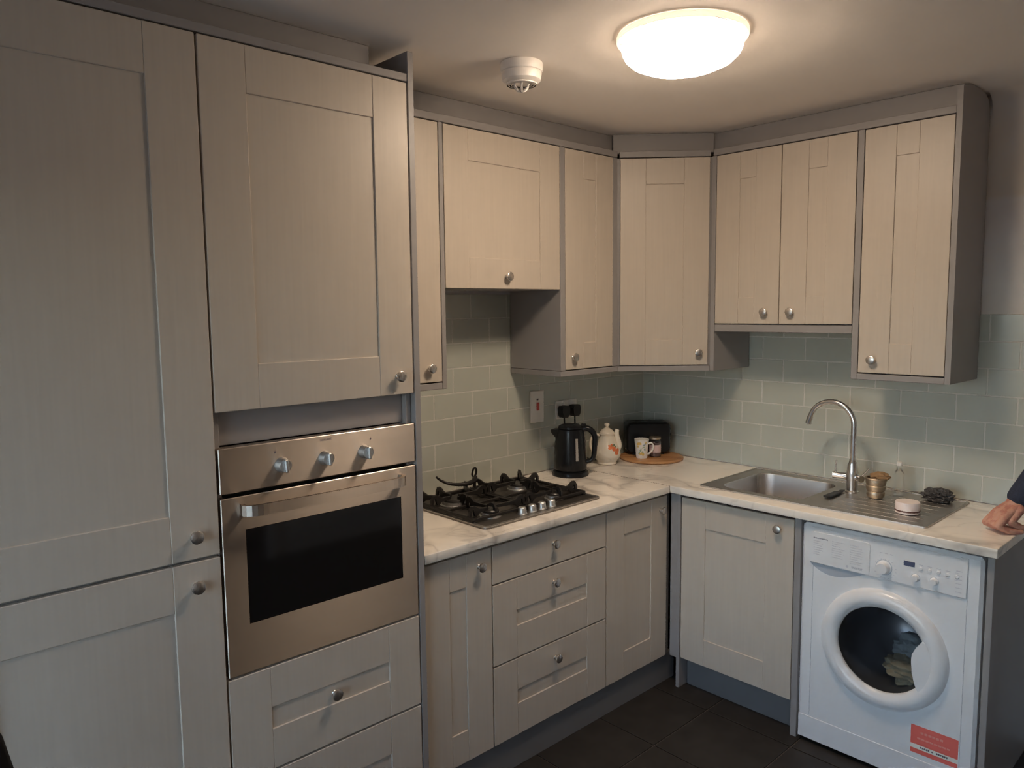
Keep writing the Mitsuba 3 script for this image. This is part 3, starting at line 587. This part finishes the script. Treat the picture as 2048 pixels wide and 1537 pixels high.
put('teapot__flower', decal(tb, PXc, PYc, H+.0005, .50, .075, [(0, .006, .013, .009, .6), (-.018, .016, .012, .007, 2.4), (-.008, .020, .010, .008, 1.2), (.013, -.010, .015, .008, 2.2), (.022, -.002, .011, .008, .3), (.006, -.014, .010, .006, 1.7), (-.023, .010, .008, .006, 0)]), 'orange_glaze')
put('teapot__leaf', decal(tb, PXc, PYc, H+.0005, .50, .098, [(.004, .0, .008, .0035, .8), (.012, -.006, .007, .003, 2.3), (-.006, -.002, .006, .003, .2)]), 'leaf_glaze')
lab('teapot', 'tall cream ceramic pot with orange flowers, behind the kettle', 'teapot')
BX, BY = .192, -.182
put('wooden_board', lathe([(0, 0), (.150, 0), (.156, .003), (.158, .008), (.155, .013), (.148, .0155), (0, .0155)], 64, (BX, BY, H+.0005)), 'board_wood', 40); lab('wooden_board', 'round wooden board in the worktop corner', 'board')
zb = H+.0163
to = Fr((.134, -.144, zb), kd, kn)
def rbox3(u, v0, v1, d, r):
    m = manifold3d.Manifold.hull_points(np.array([(x*(u-r)+r*a, y*(v0 if 0 else 0)+0, 0) for x in (-1, 1) for y in (-1, 1) for a in (0,)]))
def rounded(u, h, d, r):
    p = sbox(-u, 0.006, u, h).buffer(-r).buffer(r, quad_segs=8); out = []
    for (s, w_) in ((.010, -d), (.003, -d+.006), (0, -d+.014), (0, d-.014), (.003, d-.006), (.010, d)):
        g = p.buffer(-s) if s else p
        for x, y in np.array(g.exterior.coords): out.append((x, y, w_))
    return hull(out)
put('toaster__body', to(rounded(.112, .165, .055, .03)), 'black_plastic', 40)
put('toaster__lever', to(rb(.1125, .122, .09, .105, -.015, .015, .003)), 'black_matt')
put('toaster__slot', to(cat(rb(-.075, .075, .1635, .1658, -.035, -.012, .0008), rb(-.075, .075, .1635, .1658, .012, .035, .0008))), 'dark_void')
put('toaster__foot', to(cat(*[rb(x-.01, x+.01, 0.0002, .0065, z_-.01, z_+.01, .001) for x in (-.07, .07) for z_ in (-.034, .034)])), 'black_matt')
lab('toaster', 'black rounded toaster standing on the round board in the corner', 'toaster')
MX, MY = .192, -.262
mp = [(0, 0), (.026, 0), (.0275, .004), (.031, .05), (.036, .092), (.0365, .094), (.0345, .094), (.030, .05), (.026, .008), (0, .006)]
put('mug__body', lathe(mp, 44, (MX, MY, zb)), 'mug_white', 40)
def Qm(p): p = np.array(p, float); return np.array([MX, MY, zb])+p[..., :1]*kd+p[..., 1:2]*kn+p[..., 2:]*np.array([0, 0, 1.])
put('mug__handle', tube(spline(Qm(np.array([(.032, .006, .070), (.050, .010, .072), (.056, .011, .055), (.048, .010, .034), (.029, .006, .018)])), 26), .0045, 10), 'mug_white', 60)
mo = [(.0275, .004), (.031, .05), (.036, .092)]
random.seed(5)
put('mug__flower', decal(mo, MX, MY, zb, -.4, .055, [(-.010, .018, .010, .007, .4), (.000, .020, .006, .008, 1), (.004, -.030, .010, .006, .3), (.014, -.034, .007, .006, 1), (-.012, .004, .005, .004, 0), (.028, .022, .006, .005, 1)]), 'yellow_glaze')
put('mug__leaf', decal(mo, MX, MY, zb, -.2, .05, [(-.004, -.008, .009, .004, 1.2), (.010, .006, .008, .0035, .5), (.006, -.018, .008, .003, 2.2), (-.012, -.022, .007, .003, 1), (.018, -.006, .007, .003, 1.5)]), 'sage_glaze')
put('mug__petal', decal(mo, MX, MY, zb, .15, .055, [(0, .012, .006, .004, .3), (.008, .018, .005, .004, 1), (.004, -.010, .005, .003, 2)]), 'blue_glaze')
lab('mug', 'white mug with yellow and green flowers, on the round board', 'mug')
JX, JY = .2166, -.186
put('jar__contents', lathe([(0, .003), (.0255, .003), (.0265, .006), (.0265, .070), (0, .070)], 36, (JX, JY, zb)), 'brown_band', 40)
put('jar__glass', lathe([(0, 0), (.027, 0), (.029, .003), (.029, .072), (.026, .080), (.024, .086), (.0235, .086), (.0255, .079), (.0275, .071), (.0275, .003), (0, .002)], 36, (JX, JY, zb)), 'clear_glass', 40)
put('jar__label', lathe([(.0291, .022), (.0295, .022), (.0295, .060), (.0291, .060)], 40, (JX, JY, zb)), 'pink_label', 40)
put('jar__lid', lathe([(0, .0865), (.027, .0865), (.0285, .088), (.0285, .097), (.026, .099), (0, .099)], 36, (JX, JY, zb)), 'brass', 40)
lab('jar', 'small glass jar with pink label and metal lid, right of the mug', 'jar')
# ------------------------------------------------------------------ sockets on the hob wall
sw = FL(.0096)
put('cooker_switch__plate', sw(rb(-.856, -.770, 1.130, 1.276, 0, .009, .003)), 'white_plastic', 40)
put('cooker_switch__rocker', sw(rb(-.821, -.804, 1.186, 1.222, .0088, .0145, .002)), 'switch_red', 30)
put('cooker_switch__neon', sw(rb(-.819, -.808, 1.232, 1.240, .0088, .0105, .001)), 'dark_print')
lab('cooker_switch', 'white cooker switch with a red rocker on the tiled hob wall', 'switch')
put('double_socket__plate', sw(rb(-.690, -.544, 1.130, 1.216, 0, .009, .003)), 'white_plastic', 40)
put('double_socket__rocker', sw(rb(-.640, -.630, 1.196, 1.209, .0088, .012, .001)), 'white_plastic'); put('double_socket__rocker', sw(rb(-.604, -.594, 1.196, 1.209, .0088, .012, .001)), 'white_plastic')
lab('double_socket', 'white double wall socket above the kettle with two plugs in it', 'socket')
pg = Polygon([(-.024, .010), (-.018, .024), (.018, .024), (.024, .010), (.021, -.014), (.012, -.026), (-.012, -.026), (-.021, -.014)]).buffer(.002)
def plug(key, y, z, cable, label):
    m = ext(pg, .034); m.apply_translation([y, z, .0095]); put(key+'__body', sw(m), 'black_matt', 30)
    put(key+'__cable', tube(spline(cable, 30), .0038, 10), 'black_matt', 60); lab(key, label, 'plug', None)
plug('plug', -.655, 1.166, [(.036, -.655, 1.142), (.036, -.652, 1.105), (.034, -.655, 1.05), (.045, -.68, .96), (.07, -.70, .905)], 'black plug in the left half of the wall socket')
plug('plug_001', -.580, 1.166, [(.036, -.580, 1.142), (.036, -.578, 1.10), (.03, -.56, 1.02), (.028, -.50, .93), (.027, -.42, .900)], 'black plug in the right half of the wall socket')
# ------------------------------------------------------------------ ceiling lamp and smoke alarm
LX, LY = 1.168, -1.378
put('ceiling_lamp__base', lathe([(0, 0), (.172, 0), (.174, -.002), (.172, -.004), (0, -.0042)][::-1], 72, (LX, LY, CEIL-.0008)), 'white_plastic', 40)
scene['clear_rim'] = {'type': 'principledthin', 'base_color': rgb(.6, .57, .54), 'roughness': .5, 'diff_trans': .7}
put('ceiling_lamp__rim', trimesh.creation.revolve(np.array([(.178, -.0005), (.1815, -.004), (.1820, -.014), (.1795, -.018)]), sections=72).apply_translation([LX, LY, CEIL-.0008]), 'clear_rim', True)
dome = lathe([(.1655, -.046), (.158, -.060), (.140, -.076), (.107, -.090), (.06, -.099), (0, -.101)], 72, (LX, LY, CEIL-.0008))
if (dome.vertices[dome.faces].mean(1)-[LX, LY, CEIL-.03] * np.ones(3))[-1] @ dome.face_normals[-1] < 0: dome.invert()
scene['ceiling_lamp__shade'] = mikit.ply(dome, 'white_plastic', True, emitter={'type': 'area', 'radiance': rgb(*LAMP)})
side = lathe([(.150, -.0060), (.163, -.014), (.168, -.026), (.1685, -.036), (.1655, -.046)], 72, (LX, LY, CEIL-.0008))
rad = side.triangles_center-[LX, LY, 0]; rad[:, 2] = 0
if (rad*side.face_normals).sum() < 0: side.invert()
scene['ceiling_lamp__shade_edge'] = mikit.ply(side, 'white_plastic', True, emitter={'type': 'area', 'radiance': rgb(*[c*.14 for c in LAMP])})
lab('ceiling_lamp', 'round lit flush ceiling lamp with a white dome shade', 'lamp')
SXc, SYc = .690, -1.543
put('smoke_alarm__base', lathe([(0, 0), (.0655, 0), (.0665, -.004), (.0660, -.024), (.0635, -.027), (0, -.027)][::-1], 48, (SXc, SYc, CEIL-.0008)), 'white_plastic', 40)
put('smoke_alarm__cover', lathe([(0, -.0272), (.0615, -.0272), (.0630, -.032), (.0600, -.052), (.048, -.060), (.030, -.062), (0, -.062)][::-1], 48, (SXc, SYc, CEIL-.0008)), 'white_plastic', 40)
fins = []
for k in range(6):
    a = k*math.pi/3+.3; p0 = np.array([SXc, SYc, CEIL-.060]); dv = np.array([math.cos(a), math.sin(a), 0])
    fins.append(tube([p0+dv*.028, p0+dv*.024-[0, 0, .010], p0+dv*.015-[0, 0, .022], p0+dv*.004-[0, 0, .0255]], .0028, 8))
put('smoke_alarm__cage', cat(fins), 'white_plastic', 60)
put('smoke_alarm__ring', cat(*[lathe([(r, 0), (r+.003, 0), (r+.003, -.004), (r, -.004)][::-1], 36, (SXc, SYc, CEIL-.0625+.0)) for r in (.030, .038, .046)]), 'white_plastic')
lab('smoke_alarm', 'round white smoke alarm on the ceiling left of the lamp', 'smoke alarm')
# ------------------------------------------------------------------ person leaning a hand on the worktop end
def chain(js):   # [(point, radius), ...] -> hull of consecutive spheres
    out = []
    for (p, r), (q, s) in zip(js[:-1], js[1:]):
        A = manifold3d.Manifold.sphere(r, 20).translate(list(map(float, p))); B = manifold3d.Manifold.sphere(s, 20).translate(list(map(float, q)))
        out.append(manifold3d.Manifold.batch_hull([A, B]))
    return out
def body(parts, ref, it=10):
    m = manifold3d.Manifold.batch_boolean(parts, manifold3d.OpType.Add).refine_to_length(ref); m = man(m); m.merge_vertices()
    trimesh.smoothing.filter_taubin(m, iterations=it); return m
A = np.array
Wr = A([1.786, -.345, .985]); El = A([1.885, -.275, 1.18]); Sh = A([2.03, -.33, 1.42])
row = A([-.73, .68, 0]); rgt = A([.68, .73, 0])
mc = [A([1.762, -.428, .922]), A([1.746, -.415, .926]), A([1.731, -.401, .925]), A([1.718, -.388, .920])]   # index..little knuckles
hand = chain([(El*.0+Wr+(El-Wr)*.45, .033), (Wr+(El-Wr)*.12, .028), (Wr, .026)])
for k, q in enumerate(mc):
    wk = Wr+row*(-.020+.013*k)+A([0, 0, -.004])
    hand += chain([(wk, .0155), ((wk+q)/2+A([-.004, -.003, .004]), .0145), (q, .0125)])
hand += [manifold3d.Manifold.batch_hull([manifold3d.Manifold.sphere(.013, 16).translate((Wr+row*s+A([0, 0, -.01])).tolist()) for s in (-.02, .02)]+[manifold3d.Manifold.sphere(.0115, 16).translate(q.tolist()) for q in (mc[0], mc[3])])]
for k, q in enumerate(mc):
    L = (.042, .046, .043, .034)[k]; r = (.0092, .0094, .009, .008)[k]; fan = rgt+row*(.05*k-.08); fan /= np.linalg.norm(fan)
    p1 = q+fan*L*.72+A([0, 0, -.014-.001*k]); p1[2] = max(p1[2], H+.0105); p2 = p1+fan*L*.62; p2[2] = H+.0098; p3 = p2+fan*L*.42+A([0, 0, -.0005])
    hand += chain([(q, .0115), (p1, r+.0008), (p2, r), (p3, r-.0012)])
th0 = Wr+row*-.022+A([.004, -.006, -.012]); th1 = A([1.790, -.395, .935]); th2 = A([1.812, -.372, .918]); th3 = A([1.834, -.350, .910])
hand += chain([(th0, .016), (th1, .0125), (th2, .0102), (th3, .0085)])
put('person__hand', body(hand, .0035, 8), 'skin', True); labels['person__hand'] = {'label': 'bare hand resting on folded fingers on the worktop end'}
px, py = 2.235, -.33
def P3(x, y, z): return A([px+x, py+y, z])
torso = []
for z0, z1, a0, a1, d0, d1 in ((.93, 1.08, .155, .14, .085, .08), (1.08, 1.25, .14, .165, .08, .09), (1.25, 1.40, .165, .17, .09, .075)):
    torso += [manifold3d.Manifold.batch_hull([manifold3d.Manifold.sphere(d0, 20).translate(P3(s*(a0-.06), 0, z0).tolist()) for s in (-1, 1)]+[manifold3d.Manifold.sphere(d1, 20).translate(P3(s*(a1-.06), 0, z1).tolist()) for s in (-1, 1)])]
sleeve = chain([(P3(-.10, 0, 1.43), .06), (Sh, .058), (El, .045), (Wr+(El-Wr)*.13, .037)])
left = chain([(P3(.10, 0, 1.43), .06), (P3(.205, 0, 1.41), .058), (P3(.25, -.02, 1.14), .046), (P3(.255, -.10, .93), .037)])
neck = chain([(P3(0, .01, 1.44), .065), (P3(0, .005, 1.49), .058)])
put('person__jumper', body(torso+sleeve+left+neck, .014, 8), 'navy_knit', True)
head = chain([(P3(0, .0, 1.46), .050), (P3(0, -.005, 1.57), .050)])
head += [manifold3d.Manifold.batch_hull([manifold3d.Manifold.sphere(.078, 24).translate(P3(0, .012, 1.675).tolist()), manifold3d.Manifold.sphere(.070, 24).translate(P3(0, -.018, 1.665).tolist()), manifold3d.Manifold.sphere(.038, 20).translate(P3(0, -.045, 1.585).tolist())])]
head += chain([(P3(0, -.085, 1.66), .010), (P3(0, -.105, 1.628), .013)])+chain([(P3(-.022, -.075, 1.598), .009), (P3(.022, -.075, 1.598), .009)])
for s in (-1, 1): head += chain([(P3(s*.078, .01, 1.665), .016), (P3(s*.080, .008, 1.635), .012)])
put('person__head', body(head, .007, 5), 'skin', True)
for s in (-1, 1): put('person__eye', lathe([(0, -.011), (.008, -.008), (.011, 0), (.008, .008), (0, .011)], 20, P3(s*.031, -.078, 1.655)), 'eye_white', True)
hr = trimesh.creation.icosphere(subdivisions=4); v = hr.vertices*A([.090, .098, .092]); hr.vertices = v+P3(0, .012, 1.688); keep = ~((hr.triangles_center[:, 1] < py-.055+.35*np.clip(1.70-hr.triangles_center[:, 2], -1, 1)) & (hr.triangles_center[:, 2] < 1.735)) & (hr.triangles_center[:, 2] > 1.60)
hr.update_faces(keep); put('person__hair', hr, 'hair_brown', True)
lh = chain([(P3(.255, -.10, .93), .027), (P3(.255, -.125, .87), .026), (P3(.252, -.135, .83), .022)])
for k in range(4): s = A([.25, -.125+.0, .83])-A([0, .018*(k-1.5), 0]); b0 = P3(.252, -.135-.017*(k-1.5), .83); lh += chain([(b0, .0105), (b0+A([-.012, 0, -.038]), .009), (b0+A([-.030, 0, -.062]), .0075)])
lh += chain([(P3(.25, -.15, .89), .013), (P3(.232, -.172, .855), .010), (P3(.222, -.175, .825), .0085)])
put('person__hand_001', body(lh, .004, 6), 'skin', True)
legs = [manifold3d.Manifold.batch_hull([manifold3d.Manifold.sphere(.09, 20).translate(P3(s*.08, 0, .93).tolist()) for s in (-1, 1)]+[manifold3d.Manifold.sphere(.085, 20).translate(P3(s*.085, 0, .84).tolist()) for s in (-1, 1)])]
for s in (-1, 1): legs += chain([(P3(s*.09, 0, .86), .088), (P3(s*.095, -.01, .48), .060), (P3(s*.10, .015, .10), .045)])
put('person__trousers', body(legs, .015, 6), 'dark_cloth', True)
for s in (-1, 1): put('person__shoe', body([manifold3d.Manifold.batch_hull([manifold3d.Manifold.sphere(.042, 18).translate(P3(s*.10, .03, .045).tolist()), manifold3d.Manifold.sphere(.032, 18).translate(P3(s*.108, -.15, .034).tolist()), manifold3d.Manifold.sphere(.04, 18).translate(P3(s*.10, .0, .09).tolist())])], .01, 3), 'black_matt', True)
lab('person', 'person in a navy long-sleeved top leaning a hand on the worktop end', 'person')
# ------------------------------------------------------------------ dark chair back at the lower left
cu, cn = A([-.56, .8285, 0]), A([.8285, .56, 0]); CO = A([.950, -3.03, 0])-cu*.225
cf = Fr(CO, cu, cn)
bp = Polygon([(-.20, .50), (.20, .50), (.235, .80), (.195, .965), (.10, 1.0), (-.10, 1.0), (-.195, .965), (-.235, .80)]).buffer(-.03).buffer(.03, quad_segs=6)
o = []
for s, wz in ((.014, -.03), (.004, -.022), (0, -.012), (0, .012), (.004, .022), (.014, .03)):
    for x, y in np.array(bp.buffer(-s).exterior.coords if s else bp.exterior.coords): o.append((x, y, wz))
put('dining_chair__backrest', cf(hull(o)), 'black_fabric', 40)
put('dining_chair__seat', cf(rb(-.22, .22, .43, .49, -.02, .42, .02)), 'black_fabric', 40)
for x in (-.19, .19):
    for z_ in (.0, .39): put('dining_chair__leg', cf(tube([(x, 0.0005, z_), (x, .22, z_), (x, .435, z_)], [.014, .017, .02], 12)), 'black_matt', 40)
lab('dining_chair', 'black upholstered chair, only its back edge showing at the lower left corner', 'chair')

for k in list(scene):
    if k.endswith(('print_lines', 'print_marks', 'pale_print', 'model_plate')): labels[k] = {'label': 'tiny printed marks', 'kind': 'stuff'}
